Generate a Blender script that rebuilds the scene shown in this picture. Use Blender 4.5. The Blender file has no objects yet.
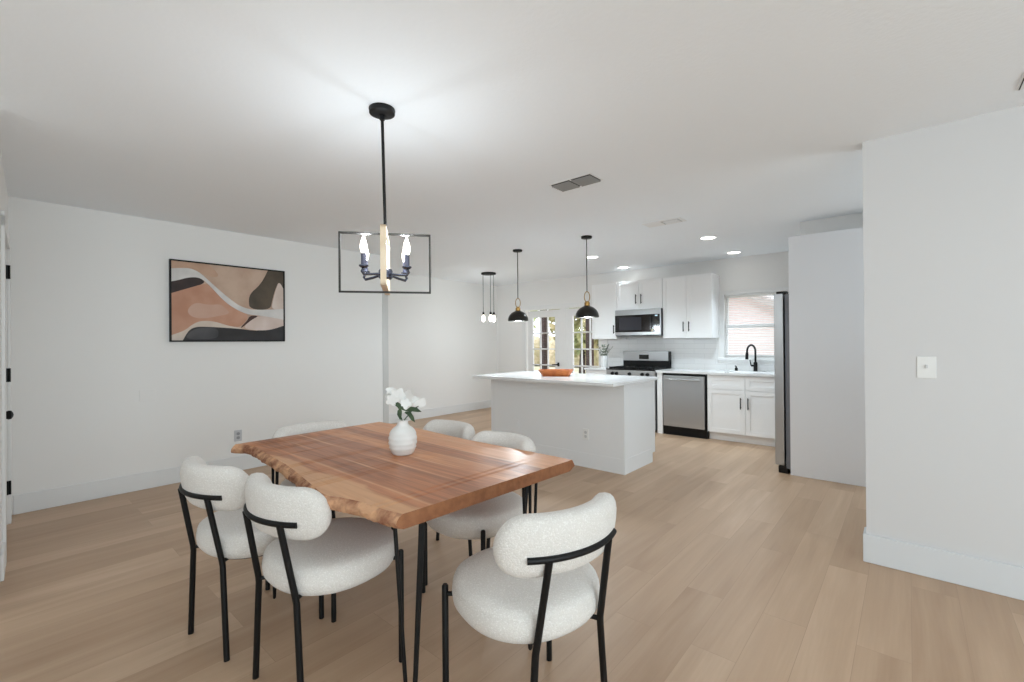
import bpy, bmesh, math, random
from mathutils import Vector, Matrix
random.seed(7)
PI = math.pi
scene = bpy.context.scene
col = scene.collection

# ------------------------------------------------------------------ helpers
def lin(c):
    return tuple(((v/255)/12.92 if v/255 <= .04045 else ((v/255+.055)/1.055)**2.4) for v in c) + (1,)

def mat(name, rgb, rough=.5, metal=0., bump=None, emit=None, trans=0., spec=None, mottled=None, coat=0.):
    m = bpy.data.materials.new(name); m.use_nodes = True
    nt = m.node_tree; b = nt.nodes['Principled BSDF']
    b.inputs['Base Color'].default_value = lin(rgb)
    b.inputs['Roughness'].default_value = rough
    b.inputs['Metallic'].default_value = metal
    if spec is not None: b.inputs['Specular IOR Level'].default_value = spec
    if trans: b.inputs['Transmission Weight'].default_value = trans
    if coat: b.inputs['Coat Weight'].default_value = coat; b.inputs['Coat Roughness'].default_value = .15
    if emit:
        b.inputs['Emission Color'].default_value = lin(emit[0]); b.inputs['Emission Strength'].default_value = emit[1]
    tc = nt.nodes.new('ShaderNodeTexCoord')
    if mottled:      # (second colour, scale)
        n = nt.nodes.new('ShaderNodeTexNoise'); n.inputs['Scale'].default_value = mottled[1]; n.inputs['Detail'].default_value = 4
        nt.links.new(tc.outputs['Object'], n.inputs['Vector'])
        mx = nt.nodes.new('ShaderNodeMix'); mx.data_type = 'RGBA'
        mx.inputs['A'].default_value = lin(rgb); mx.inputs['B'].default_value = lin(mottled[0])
        cr = nt.nodes.new('ShaderNodeMapRange'); cr.inputs[1].default_value = .35; cr.inputs[2].default_value = .65
        nt.links.new(n.outputs['Fac'], cr.inputs[0]); nt.links.new(cr.outputs[0], mx.inputs['Factor'])
        nt.links.new(mx.outputs['Result'], b.inputs['Base Color'])
    if bump:         # (scale, strength, distance)
        n = nt.nodes.new('ShaderNodeTexNoise'); n.inputs['Scale'].default_value = bump[0]; n.inputs['Detail'].default_value = 3
        nt.links.new(tc.outputs['Object'], n.inputs['Vector'])
        bp = nt.nodes.new('ShaderNodeBump'); bp.inputs['Strength'].default_value = bump[1]; bp.inputs['Distance'].default_value = bump[2]
        nt.links.new(n.outputs['Fac'], bp.inputs['Height']); nt.links.new(bp.outputs['Normal'], b.inputs['Normal'])
    return m

class MB:
    """collects shapes into one bmesh"""
    def __init__(s): s.bm = bmesh.new(); s.bevelled = False
    def _merge(s, t, mi=0):
        me = bpy.data.meshes.new('tmp')
        for f in t.faces: f.material_index = mi
        t.to_mesh(me); t.free(); s.bm.from_mesh(me); bpy.data.meshes.remove(me)
    def box(s, x0, x1, y0, y1, z0, z1, bev=0., seg=2, mi=0, M=None):
        t = bmesh.new(); bmesh.ops.create_cube(t, size=1)
        for v in t.verts:
            v.co = Vector(((x0+x1)/2+v.co.x*(x1-x0), (y0+y1)/2+v.co.y*(y1-y0), (z0+z1)/2+v.co.z*(z1-z0)))
        if bev: s.bevelled = True; bmesh.ops.bevel(t, geom=t.edges[:], offset=bev, segments=seg, profile=.5, affect='EDGES')
        if M is not None: bmesh.ops.transform(t, matrix=M, verts=t.verts[:])
        s._merge(t, mi); return s
    def tube(s, pts, r, n=12, closed=False, caps=True, mi=0):
        t = bmesh.new(); pts = [Vector(p) for p in pts]; N = len(pts)
        rs = r if isinstance(r, (list, tuple)) else [r]*N
        tang = []
        for i in range(N):
            a = pts[(i-1) % N] if (closed or i > 0) else pts[i]
            b = pts[(i+1) % N] if (closed or i < N-1) else pts[i]
            tang.append((b-a).normalized())
        up = Vector((0, 0, 1)) if abs(tang[0].z) < .9 else Vector((1, 0, 0))
        u = tang[0].cross(up).normalized(); rings = []
        for i in range(N):
            u = (u-tang[i]*u.dot(tang[i])).normalized(); w = tang[i].cross(u)
            rings.append([t.verts.new(pts[i]+(u*math.cos(2*PI*k/n)+w*math.sin(2*PI*k/n))*rs[i]) for k in range(n)])
        for i in range(N if closed else N-1):
            A, B = rings[i], rings[(i+1) % N]
            for k in range(n): t.faces.new((A[k], A[(k+1) % n], B[(k+1) % n], B[k]))
        if not closed and caps:
            t.faces.new(rings[0][::-1]); t.faces.new(rings[-1])
        bmesh.ops.recalc_face_normals(t, faces=t.faces[:]); s._merge(t, mi); return s
    def lathe(s, prof, c=(0, 0, 0), n=40, mi=0, sx=1., sy=1., ex=2., M=None):
        """profile of (radius, z); ex>2 gives a squarer plan"""
        t = bmesh.new(); rings = []
        for (r, z) in prof:
            if r < 1e-6: rings.append([t.verts.new((c[0], c[1], c[2]+z))]); continue
            ring = []
            for k in range(n):
                a = 2*PI*k/n; ca, sa = math.cos(a), math.sin(a)
                q = (abs(ca)**ex+abs(sa)**ex)**(-1/ex)
                ring.append(t.verts.new((c[0]+r*sx*ca*q, c[1]+r*sy*sa*q, c[2]+z)))
            rings.append(ring)
        for A, B in zip(rings, rings[1:]):
            for k in range(n):
                if len(A) == 1 and len(B) == 1: continue
                if len(A) == 1: t.faces.new((A[0], B[k], B[(k+1) % n]))
                elif len(B) == 1: t.faces.new((A[k], A[(k+1) % n], B[0]))
                else: t.faces.new((A[k], A[(k+1) % n], B[(k+1) % n], B[k]))
        bmesh.ops.recalc_face_normals(t, faces=t.faces[:])
        if M is not None: bmesh.ops.transform(t, matrix=M, verts=t.verts[:])
        s._merge(t, mi); return s
    def poly(s, pts, mi=0):
        t = bmesh.new(); f = t.faces.new([t.verts.new(p) for p in pts])
        bmesh.ops.triangulate(t, faces=[f]); s._merge(t, mi); return s
    def prism(s, pts, d, mi=0):
        """closed outline pts (3D) pushed by vector d"""
        t = bmesh.new(); d = Vector(d)
        a = [t.verts.new(p) for p in pts]; b = [t.verts.new(Vector(p)+d) for p in pts]; n = len(pts)
        t.faces.new(a[::-1]); t.faces.new(b)
        for i in range(n): t.faces.new((a[i], a[(i+1) % n], b[(i+1) % n], b[i]))
        bmesh.ops.recalc_face_normals(t, faces=t.faces[:]); s._merge(t, mi); return s
    def build(s, name, m, parent=None, smooth=True, ang=38):
        me = bpy.data.meshes.new(name); s.bm.to_mesh(me); s.bm.free()
        for k in (m if isinstance(m, (list, tuple)) else [m]): me.materials.append(k)
        if smooth:
            me.polygons.foreach_set('use_smooth', [True]*len(me.polygons))
            me.set_sharp_from_angle(angle=math.radians(ang))
        o = bpy.data.objects.new(name, me); col.objects.link(o)
        if s.bevelled and smooth:
            wn = o.modifiers.new('weighted_normal', 'WEIGHTED_NORMAL'); wn.keep_sharp = True; wn.weight = 100
        if parent is not None: o.parent = parent
        return o

def tag(o, label=None, cat=None, group=None, kind=None):
    if label: o['label'] = label
    if cat: o['category'] = cat
    if group: o['group'] = group
    if kind: o['kind'] = kind
    return o
def thing(name, label, cat, loc=(0, 0, 0), rz=0., group=None):
    o = bpy.data.objects.new(name, None); col.objects.link(o)
    o.location = loc; o.rotation_euler = (0, 0, rz); o.empty_display_size = .1
    return tag(o, label, cat, group)
def struct(o, label=None, cat=None): return tag(o, label, cat, kind='structure')
def dup(root, loc, rz, label):
    r = root.copy(); col.objects.link(r); r.location = loc; r.rotation_euler = (0, 0, rz); r['label'] = label
    for ch in list(root.children):
        c = ch.copy(); col.objects.link(c); c.parent = r
        for g in list(ch.children):
            d = g.copy(); col.objects.link(d); d.parent = c
    return r

# ------------------------------------------------------------------ camera
yaw, pit, rol = math.radians(41.1), math.radians(.2), math.radians(-.456)
H = 1.31
fw = Vector((-math.sin(yaw)*math.cos(pit), math.cos(yaw)*math.cos(pit), math.sin(pit)))
r0 = Vector((math.cos(yaw), math.sin(yaw), 0)); u0 = r0.cross(fw)
RR = r0*math.cos(rol)+u0*math.sin(rol); UU = -r0*math.sin(rol)+u0*math.cos(rol)
cam = bpy.data.cameras.new('camera'); co = bpy.data.objects.new('camera', cam); col.objects.link(co)
cam.sensor_width = 36; cam.lens = 454.5/1024*36; cam.clip_start = .02
M = Matrix((RR, UU, -fw)).transposed().to_4x4(); M.translation = Vector((0, 0, H)); co.matrix_world = M
scene.camera = co

# ------------------------------------------------------------------ materials
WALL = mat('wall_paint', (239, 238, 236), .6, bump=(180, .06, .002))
WALLR = mat('wall_paint_shaded', (217, 216, 216), .6, bump=(180, .06, .002))  # copy of the wall paint, darkened in place of weaker light there
CEIL = mat('ceiling_paint', (245, 249, 253), .8, bump=(55, .35, .004))
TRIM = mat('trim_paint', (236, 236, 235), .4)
TRIMG = mat('trim_paint_grey', (205, 205, 203), .5)  # greyer trim paint for the strip at the left wall's end
CAB = mat('cabinet_paint', (248, 248, 248), .35)
ISL = mat('island_paint', (237, 238, 239), .45)
QUARTZ = mat('white_quartz', (240, 240, 240), .16, mottled=((232, 232, 233), 6))
BLACK = mat('black_metal', (8, 8, 9), .5, .0, spec=.3)
BLACKM = mat('black_satin', (20, 20, 21), .35, .4)
DGREY = mat('dark_steel', (60, 62, 68), .4, .7)
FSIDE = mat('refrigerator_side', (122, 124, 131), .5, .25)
STEEL = mat('stainless_steel', (190, 192, 194), .32, .88, bump=(3, .02, .01))
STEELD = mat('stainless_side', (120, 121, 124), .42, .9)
BGLASS = mat('black_glass', (10, 10, 12), .08, 0., coat=.3)
MWGLASS = mat('oven_window', (52, 52, 58), .12)
BRASS = mat('antique_brass', (176, 140, 84), .35, 1.)
BRONZE = mat('bronze_dome', (42, 40, 36), .32, .55)
CREAMW = mat('pale_wood', (226, 203, 172), .45, mottled=((240, 222, 196), 9))
CHROME = mat('gunmetal', (92, 96, 110), .25, .9)
SLEEVE = mat('candle_sleeve', (98, 100, 120), .4, .3)
BOUCLE = None
WHITEC = mat('white_ceramic', (232, 231, 228), .55, bump=(30, .25, .004))
LEAF = mat('dark_leaf', (44, 66, 44), .5, mottled=((70, 92, 62), 20))
PETAL = mat('white_petal', (236, 236, 233), .6)
EUCA = mat('eucalyptus_leaf', (92, 104, 90), .6, mottled=((130, 138, 122), 14))
PLASTIC = mat('white_plastic', (238, 238, 236), .4)
PLASTICG = mat('grey_plastic', (150, 152, 156), .4)
BULB = mat('lit_bulb', (255, 250, 240), .3, emit=((255, 244, 230), 12.))
LENS = mat('lit_lens', (255, 255, 255), .3, emit=((255, 252, 246), 9.))
SINKM = mat('sink_steel', (150, 152, 154), .3, 1.)

def boucle():
    m = mat('ivory_boucle', (236, 234, 231), .95, spec=.1); nt = m.node_tree; b = nt.nodes['Principled BSDF']
    b.inputs['Sheen Weight'].default_value = .25
    tc = nt.nodes.new('ShaderNodeTexCoord'); v = nt.nodes.new('ShaderNodeTexVoronoi'); v.inputs['Scale'].default_value = 210
    n = nt.nodes.new('ShaderNodeTexNoise'); n.inputs['Scale'].default_value = 120; n.inputs['Detail'].default_value = 4
    nt.links.new(tc.outputs['Object'], v.inputs['Vector']); nt.links.new(tc.outputs['Object'], n.inputs['Vector'])
    a = nt.nodes.new('ShaderNodeMath'); a.operation = 'ADD'
    nt.links.new(v.outputs['Distance'], a.inputs[0]); nt.links.new(n.outputs['Fac'], a.inputs[1])
    bp = nt.nodes.new('ShaderNodeBump'); bp.inputs['Strength'].default_value = .5; bp.inputs['Distance'].default_value = .0035
    nt.links.new(a.outputs[0], bp.inputs['Height']); nt.links.new(bp.outputs['Normal'], b.inputs['Normal'])
    cr = nt.nodes.new('ShaderNodeValToRGB'); cr.color_ramp.elements[0].position = .35; cr.color_ramp.elements[0].color = lin((243, 240, 236))
    cr.color_ramp.elements[1].position = 1.1; cr.color_ramp.elements[1].color = lin((217, 212, 206))
    nt.links.new(a.outputs[0], cr.inputs[0]); nt.links.new(cr.outputs[0], b.inputs['Base Color'])
    return m
BOUCLE = boucle()

def floor_mat():
    m = mat('oak_planks', (170, 140, 115), .42); nt = m.node_tree; b = nt.nodes['Principled BSDF']; L = nt.links.new
    tc = nt.nodes.new('ShaderNodeTexCoord'); sp = nt.nodes.new('ShaderNodeSeparateXYZ'); L(tc.outputs['Object'], sp.inputs[0])
    cb = nt.nodes.new('ShaderNodeCombineXYZ'); L(sp.outputs['Y'], cb.inputs['X']); L(sp.outputs['X'], cb.inputs['Y'])
    br = nt.nodes.new('ShaderNodeTexBrick'); L(cb.outputs[0], br.inputs['Vector'])
    br.offset = .37; br.offset_frequency = 2; br.inputs['Scale'].default_value = 1
    br.inputs['Brick Width'].default_value = 1.22; br.inputs['Row Height'].default_value = .18
    br.inputs['Mortar Size'].default_value = .0012; br.inputs['Mortar Smooth'].default_value = .3
    br.inputs['Color1'].default_value = (0, 0, 0, 1); br.inputs['Color2'].default_value = (1, 1, 1, 1); br.inputs['Mortar'].default_value = (.5, .5, .5, 1)
    # grain stretched along the plank, shifted plank by plank
    mp = nt.nodes.new('ShaderNodeMapping'); mp.inputs['Scale'].default_value = (9, .7, 1); L(tc.outputs['Object'], mp.inputs['Vector'])
    ad = nt.nodes.new('ShaderNodeVectorMath'); ad.operation = 'ADD'; L(mp.outputs[0], ad.inputs[0])
    sc = nt.nodes.new('ShaderNodeVectorMath'); sc.operation = 'SCALE'; sc.inputs['Scale'].default_value = 13; L(br.outputs['Color'], sc.inputs[0]); L(sc.outputs[0], ad.inputs[1])
    n1 = nt.nodes.new('ShaderNodeTexNoise'); n1.inputs['Scale'].default_value = 1.0; n1.inputs['Detail'].default_value = 5; n1.inputs['Distortion'].default_value = .6; L(ad.outputs[0], n1.inputs['Vector'])
    mp2 = nt.nodes.new('ShaderNodeMapping'); mp2.inputs['Scale'].default_value = (90, 3, 1); L(tc.outputs['Object'], mp2.inputs['Vector'])
    n2 = nt.nodes.new('ShaderNodeTexNoise'); n2.inputs['Scale'].default_value = 1; n2.inputs['Detail'].default_value = 3; L(mp2.outputs[0], n2.inputs['Vector'])
    def mul(a, k):
        q = nt.nodes.new('ShaderNodeMath'); q.operation = 'MULTIPLY'; L(a, q.inputs[0]); q.inputs[1].default_value = k; return q.outputs[0]
    def add(a, c):
        q = nt.nodes.new('ShaderNodeMath'); q.operation = 'ADD'; L(a, q.inputs[0]); L(c, q.inputs[1]); return q.outputs[0]
    bw = nt.nodes.new('ShaderNodeRGBToBW'); L(br.outputs['Color'], bw.inputs[0])
    t = add(add(mul(bw.outputs[0], .22), mul(n1.outputs['Fac'], .62)), mul(n2.outputs['Fac'], .12))
    cr = nt.nodes.new('ShaderNodeValToRGB'); e = cr.color_ramp.elements
    e[0].position = .25; e[0].color = lin((170, 139, 111)); e[1].position = .80; e[1].color = lin((212, 184, 157))
    x = e.new(.55); x.color = lin((192, 162, 134)); L(t, cr.inputs[0])
    mx = nt.nodes.new('ShaderNodeMix'); mx.data_type = 'RGBA'; mx.inputs['B'].default_value = lin((128, 100, 78))
    L(mul(br.outputs['Fac'], .32), mx.inputs['Factor']); L(cr.outputs[0], mx.inputs['A']); L(mx.outputs['Result'], b.inputs['Base Color'])
    bp = nt.nodes.new('ShaderNodeBump'); bp.inputs['Strength'].default_value = .12; bp.inputs['Distance'].default_value = .002
    L(n2.outputs['Fac'], bp.inputs['Height']); L(bp.outputs['Normal'], b.inputs['Normal'])
    return m
FLOOR = floor_mat()

def table_mat():
    m = mat('acacia_slab', (165, 110, 75), .34); nt = m.node_tree; b = nt.nodes['Principled BSDF']; L = nt.links.new
    def N(t): return nt.nodes.new('ShaderNode'+t)
    def math_(op, a, c=None, d=None):
        q = N('Math'); q.operation = op
        for i, v in enumerate((a, c, d)):
            if v is None: continue
            if isinstance(v, (int, float)): q.inputs[i].default_value = v
            else: L(v, q.inputs[i])
        return q.outputs[0]
    tc = N('TexCoord'); sp = N('SeparateXYZ'); L(tc.outputs['Object'], sp.inputs[0])
    def noise(scale, det=4, dis=0., mscale=(1, 1, 1), off=(0, 0, 0)):
        mp = N('Mapping'); mp.inputs['Scale'].default_value = mscale; mp.inputs['Location'].default_value = off; L(tc.outputs['Object'], mp.inputs['Vector'])
        n = N('TexNoise'); n.inputs['Scale'].default_value = scale; n.inputs['Detail'].default_value = det; n.inputs['Distortion'].default_value = dis
        L(mp.outputs[0], n.inputs['Vector']); return n.outputs['Fac']
    # boards running along x, softly wandering joints
    w = noise(1, 2, 0, (1.1, .8, 1))
    yy = math_('ADD', sp.outputs['Y'], math_('MULTIPLY', math_('SUBTRACT', w, .5), .05))
    q = math_('DIVIDE', yy, .118); idx = math_('FLOOR', q); fr = math_('SUBTRACT', q, idx)
    wn = N('TexWhiteNoise'); wn.noise_dimensions = '1D'; L(idx, wn.inputs['W'])
    grain = noise(1, 5, 1.2, (2.2, 30, 1)); fine = noise(1, 3, .2, (7, 160, 1))
    t = math_('ADD', math_('ADD', math_('MULTIPLY', wn.outputs['Value'], .38), math_('MULTIPLY', grain, .62)), math_('MULTIPLY', fine, .14))
    cr = N('ValToRGB'); e = cr.color_ramp.elements
    e[0].position = .25; e[0].color = lin((124, 70, 40)); e[1].position = .92; e[1].color = lin((232, 172, 124))
    x = e.new(.5); x.color = lin((182, 116, 74)); x = e.new(.68); x.color = lin((208, 144, 98)); L(t, cr.inputs[0])
    # pale sapwood streaks along some joints
    s1 = math_('SMOOTHSTEP', 0, 1, 0) if False else None
    edge = math_('ABSOLUTE', math_('SUBTRACT', fr, .5))
    st = N('MapRange'); st.interpolation_type = 'SMOOTHSTEP'; st.inputs[1].default_value = .40; st.inputs[2].default_value = .49; L(edge, st.inputs[0])
    sm = N('MapRange'); sm.inputs[1].default_value = .47; sm.inputs[2].default_value = .62; L(noise(1, 3, .3, (1.4, 6, 1), (3, 1, 0)), sm.inputs[0])
    streak = math_('MULTIPLY', math_('MULTIPLY', st.outputs[0], sm.outputs[0]), .7)
    mx = N('Mix'); mx.data_type = 'RGBA'; mx.inputs['B'].default_value = lin((216, 168, 128)); L(streak, mx.inputs['Factor']); L(cr.outputs[0], mx.inputs['A'])
    # sapwood band by the near live edge with a wavy border
    bd = math_('ADD', sp.outputs['Y'], math_('MULTIPLY', noise(1, 2, .3, (2.6, 2, 1), (7.3, 0, 0)), -.26))
    bn = N('MapRange'); bn.interpolation_type = 'SMOOTHSTEP'; bn.inputs[1].default_value = -.560; bn.inputs[2].default_value = -.535
    bn.inputs[3].default_value = 1; bn.inputs[4].default_value = 0; L(bd, bn.inputs[0])
    sap = N('Mix'); sap.data_type = 'RGBA'; sap.inputs['A'].default_value = lin((186, 132, 90)); sap.inputs['B'].default_value = lin((218, 170, 126)); L(grain, sap.inputs['Factor'])
    m2 = N('Mix'); m2.data_type = 'RGBA'; L(math_('MULTIPLY', bn.outputs[0], .85), m2.inputs['Factor']); L(mx.outputs['Result'], m2.inputs['A']); L(sap.outputs['Result'], m2.inputs['B'])
    L(m2.outputs['Result'], b.inputs['Base Color'])
    bp = N('Bump'); bp.inputs['Strength'].default_value = .08; bp.inputs['Distance'].default_value = .002; L(fine, bp.inputs['Height']); L(bp.outputs['Normal'], b.inputs['Normal'])
    return m
TABLE = table_mat()
BARK = mat('bark_edge', (134, 82, 58), .8, bump=(70, .9, .010), mottled=((214, 166, 128), 17))
ENDG = mat('end_grain', (150, 98, 64), .5, bump=(80, .3, .004), mottled=((128, 80, 50), 30))
TILE = None
def tile_mat():
    m = mat('white_subway_tile', (232, 232, 231), .18); nt = m.node_tree; b = nt.nodes['Principled BSDF']
    tc = nt.nodes.new('ShaderNodeTexCoord'); sp = nt.nodes.new('ShaderNodeSeparateXYZ'); cb = nt.nodes.new('ShaderNodeCombineXYZ')
    nt.links.new(tc.outputs['Object'], sp.inputs[0]); nt.links.new(sp.outputs['X'], cb.inputs['X']); nt.links.new(sp.outputs['Z'], cb.inputs['Y'])
    br = nt.nodes.new('ShaderNodeTexBrick'); nt.links.new(cb.outputs[0], br.inputs['Vector'])
    br.inputs['Scale'].default_value = 1; br.inputs['Brick Width'].default_value = .30; br.inputs['Row Height'].default_value = .075; br.inputs['Mortar Size'].default_value = .0015
    br.inputs['Color1'].default_value = lin((233, 233, 232)); br.inputs['Color2'].default_value = lin((229, 229, 229)); br.inputs['Mortar'].default_value = lin((208, 208, 207))
    nt.links.new(br.outputs['Color'], b.inputs['Base Color']); return m
TILE = tile_mat()

def glass_mat():
    m = bpy.data.materials.new('window_glass'); m.use_nodes = True; nt = m.node_tree; nt.nodes.clear()
    o = nt.nodes.new('ShaderNodeOutputMaterial'); mx = nt.nodes.new('ShaderNodeMixShader'); tr = nt.nodes.new('ShaderNodeBsdfTransparent'); gl = nt.nodes.new('ShaderNodeBsdfGlossy')
    gl.inputs['Roughness'].default_value = .03; fr = nt.nodes.new('ShaderNodeFresnel'); fr.inputs['IOR'].default_value = 1.12
    nt.links.new(fr.outputs[0], mx.inputs['Fac']); nt.links.new(tr.outputs[0], mx.inputs[1]); nt.links.new(gl.outputs[0], mx.inputs[2]); nt.links.new(mx.outputs[0], o.inputs['Surface'])
    return m
GLASS = glass_mat()

# ------------------------------------------------------------------ room shell
C = 2.479          # ceiling height
XL, YR, YW, XREC = -5.266, 3.40, 6.87, -6.40
Y0 = -3.4          # rear of the room, behind the camera
XR = 3.2
struct(MB().box(-6.6, XR+.1, Y0-.1, YW+.1, -.12, 0).build('floor', FLOOR, smooth=False))
struct(MB().box(-6.6, XR+.1, Y0-.1, YW+.1, C, C+.12).build('ceiling', CEIL, smooth=False))
struct(MB().box(XREC-.1, XL, .09, 3.50, 0, C).build('wall_left', WALL, smooth=False))
struct(MB().box(XREC-.12, XREC, 3.50, YW+.1, 0, C).build('wall_recess', WALL, smooth=False))
# kitchen wall with openings for the doors and the window
DX0, DX1, DZ = -5.63, -3.90, 1.93
WX0, WX1, WZ0, WZ1 = -1.975, -1.12, 1.075, 1.965
w = MB()
for a in ((XREC-.1, DX0, 0, C), (DX0, DX1, DZ, C), (DX1, WX0, 0, C), (WX0, WX1, 0, WZ0), (WX0, WX1, WZ1, C), (WX1, .05, 0, C)):
    w.box(a[0], a[1], YW, YW+.12, a[2], a[3])
struct(w.build('wall_kitchen', WALL, smooth=False))
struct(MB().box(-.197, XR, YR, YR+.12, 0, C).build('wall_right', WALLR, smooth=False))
struct(MB().box(-.085, .05, 5.13, YW, 0, C).build('wall_kitchen_side', WALL, smooth=False))
struct(MB().box(-.80, -.085, 5.27, 6.05, 1.95, C).build('wall_bulkhead', WALL, smooth=False))
# wall with the entry door: runs nearly straight away from the camera at the left edge
ang = math.atan2(.030-.092, -3.83+5.31)
DM = Matrix.Translation((-5.31, .092, 0)) @ Matrix.Rotation(ang, 4, 'Z')   # local x along the wall, local y=0 its face
def onwall(mb_args, **k): return dict(M=DM, **k)
w = MB(); w.box(.0, .30, -.12, 0, 0, C, M=DM); w.box(.30, 1.16, -.12, 0, 2.03, C, M=DM); w.box(.30, 1.16, -.12, -.06, 0, 2.03, M=DM); w.box(1.16, 1.95, -.12, 0, 0, C, M=DM)
struct(w.build('wall_entry', WALL, smooth=False))
d3 = MB().box(.302, 1.158, -.05, -.006, .006, 2.026, .003, M=DM).build('door_3', TRIM)
struct(d3, 'white entry door at the left edge of the room with black knob and hinges', 'door')
for z in (.27, 1.10, 1.86):
    MB().box(.296, .326, -.010, .004, z-.05, z+.05, .003, M=DM).tube([DM @ Vector((.306, .010, z-.05)), DM @ Vector((.306, .010, z+.05))], .007).build('hinge', BLACK, d3)
def knob(x, z, name, prof):
    m = MB(); Mx = DM @ Matrix.Translation((x, -.006, z)) @ Matrix.Rotation(-PI/2, 4, 'X')
    m.lathe(prof, n=24, M=Mx); return m.build(name, BLACK, d3)
knob(1.095, .885, 'door_knob', [(0, 0), (.033, 0), (.033, .008), (.012, .010), (.012, .016), (.022, .019), (.028, .030), (.026, .042), (.012, .050), (0, .052)])
knob(1.095, 1.03, 'deadbolt', [(0, 0), (.030, 0), (.030, .006), (.010, .007), (.010, .010), (.018, .011), (.018, .016), (0, .016)])
w = MB(); w.box(.21, .30, 0, .016, 0, 2.10, .003, M=DM); w.box(1.16, 1.25, 0, .016, 0, 2.10, .003, M=DM); w.box(.21, 1.25, 0, .016, 2.03, 2.12, .003, M=DM)
struct(w.build('trim_1', TRIM))
struct(MB().box(1.25, 1.49, 0, .015, 0, .15, .004, M=DM).build('baseboard_entry', TRIM))
# baseboards
BASEB = mat('baseboard_paint', (230, 231, 231), .45)
def baseb(name, x0, x1, y0, y1): struct(MB().box(x0, x1, y0, y1, 0, .152, .005).build(name, BASEB))
baseb('baseboard_left', XL, XL+.016, .11, 3.50)
baseb('baseboard_recess', XREC, XREC+.016, 3.52, YW)
baseb('baseboard_kitchen', XREC+.016, -5.72, YW-.016, YW)
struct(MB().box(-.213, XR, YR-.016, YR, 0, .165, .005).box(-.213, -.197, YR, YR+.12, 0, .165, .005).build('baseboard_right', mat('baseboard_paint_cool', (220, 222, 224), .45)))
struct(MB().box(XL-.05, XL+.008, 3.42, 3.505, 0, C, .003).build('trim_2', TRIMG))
# rear of the room (behind the camera) and an unseen hall added behind the right wall for fill light
struct(MB().box(-6.5, XR, Y0-.1, Y0, 0, C).build('wall_rear', WALL, smooth=False))
struct(MB().box(XR, XR+.1, Y0-.1, 5.2, 0, C).build('wall_far_right', WALL, smooth=False))
struct(MB().box(-6.6, -6.5, Y0-.1, .10, 0, C).build('wall_far_left', WALL, smooth=False))
struct(MB().box(.05, XR+.1, 5.13, 5.25, 0, C).build('wall_added_hall', WALL, smooth=False))
# ------------------------------------------------------------------ french doors
def french(name, x0, x1, handle_x, label):
    y0, y1 = YW+.02, YW+.065
    gx0, gx1, gz0, gz1 = x0+.12, x1-.12, .28, 1.785
    m = MB()
    m.box(x0, gx0, y0, y1, .01, DZ-.015, .002); m.box(gx1, x1, y0, y1, .01, DZ-.015, .002)
    m.box(gx0, gx1, y0, y1, .01, gz0); m.box(gx0, gx1, y0, y1, gz1, DZ-.015)
    o = m.build(name, TRIM); struct(o, label, 'door')
    g = MB()
    for k in (1, 2): xx = gx0+(gx1-gx0)*k/3; g.box(xx-.011, xx+.011, y0+.006, y1-.006, gz0, gz1, .002)
    for k in range(1, 5): zz = gz0+(gz1-gz0)*k/5; g.box(gx0, gx1, y0+.006, y1-.006, zz-.011, zz+.011, .002)
    g.build('muntin_grid', TRIM, o)
    MB().box(gx0, gx1, (y0+y1)/2-.003, (y0+y1)/2+.003, gz0, gz1).build('glass', GLASS, o, smooth=False)
    if handle_x:
        h = MB().box(handle_x-.02, handle_x+.02, y0-.008, y0, .865, .935, .003)
        h.tube([(handle_x, y0, .90), (handle_x, y0-.05, .90)], .010); h.tube([(handle_x+.02, y0-.05, .90), (handle_x-.11, y0-.05, .895)], .010)
        h.build('door_handle', BLACK, o)
    return o
french('door_1', -5.60, -4.83, -4.875, 'left white french door with a gridded glass panel and black lever handle')
french('door_2', -4.68, -3.91, None, 'right white french door with a gridded glass panel beside the kitchen cabinets')
w = MB(); w.box(-4.83, -4.68, YW+.01, YW+.09, 0, DZ)
w.box(DX0-.085, DX0, YW-.016, YW, 0, DZ+.085, .003); w.box(DX1-.01, DX1+.06, YW-.016, YW, 0, DZ+.085, .003); w.box(DX0-.085, DX1+.06, YW-.018, YW, DZ, DZ+.085, .003)
struct(w.build('trim_3', TRIM))

# ------------------------------------------------------------------ kitchen window
yg = YW+.05
w = MB(); fr = .075
w.box(WX0-.065, WX0, YW-.014, YW, WZ0-.03, WZ1+.03, .003); w.box(WX1, WX1+.065, YW-.014, YW, WZ0-.03, WZ1+.03, .003)
w.box(WX0-.065, WX1+.065, YW-.016, YW, WZ1, WZ1+.05, .003)
w.box(WX0-.08, WX1+.08, YW-.05, YW+.02, WZ0-.035, WZ0, .004); w.box(WX0-.05, WX1+.05, YW-.014, YW, WZ0-.075, WZ0-.035, .002)
win = w.build('window_1', TRIM); struct(win, 'white double hung kitchen window above the sink', 'window')
m = MB(); zm = 1.515
for (z0, z1, y) in ((WZ0, zm+.02, yg-.015), (zm-.02, WZ1, yg+.02)):
    m.box(WX0, WX0+.035, y, y+.03, z0, z1); m.box(WX1-.035, WX1, y, y+.03, z0, z1); m.box(WX0+.035, WX1-.035, y, y+.03, z0, z0+.04); m.box(WX0+.035, WX1-.035, y, y+.03, z1-.035, z1)
m.build('window_sash', TRIM, win, smooth=False)
MB().box(WX0+.03, WX1-.03, yg+.03, yg+.034, WZ0+.03, WZ1-.03).build('glass', GLASS, win, smooth=False)
bl = thing('window_blind', 'thin white horizontal blind in the kitchen window above the sink', 'blind', ((WX0+WX1)/2, yg-.03, WZ1))
hw = (WX1-WX0)/2-.012
MB().box(-hw, hw, -.012, .012, -.03, 0, .003).build('head_rail', TRIM, bl)
m = MB(); zz = -.05
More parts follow.
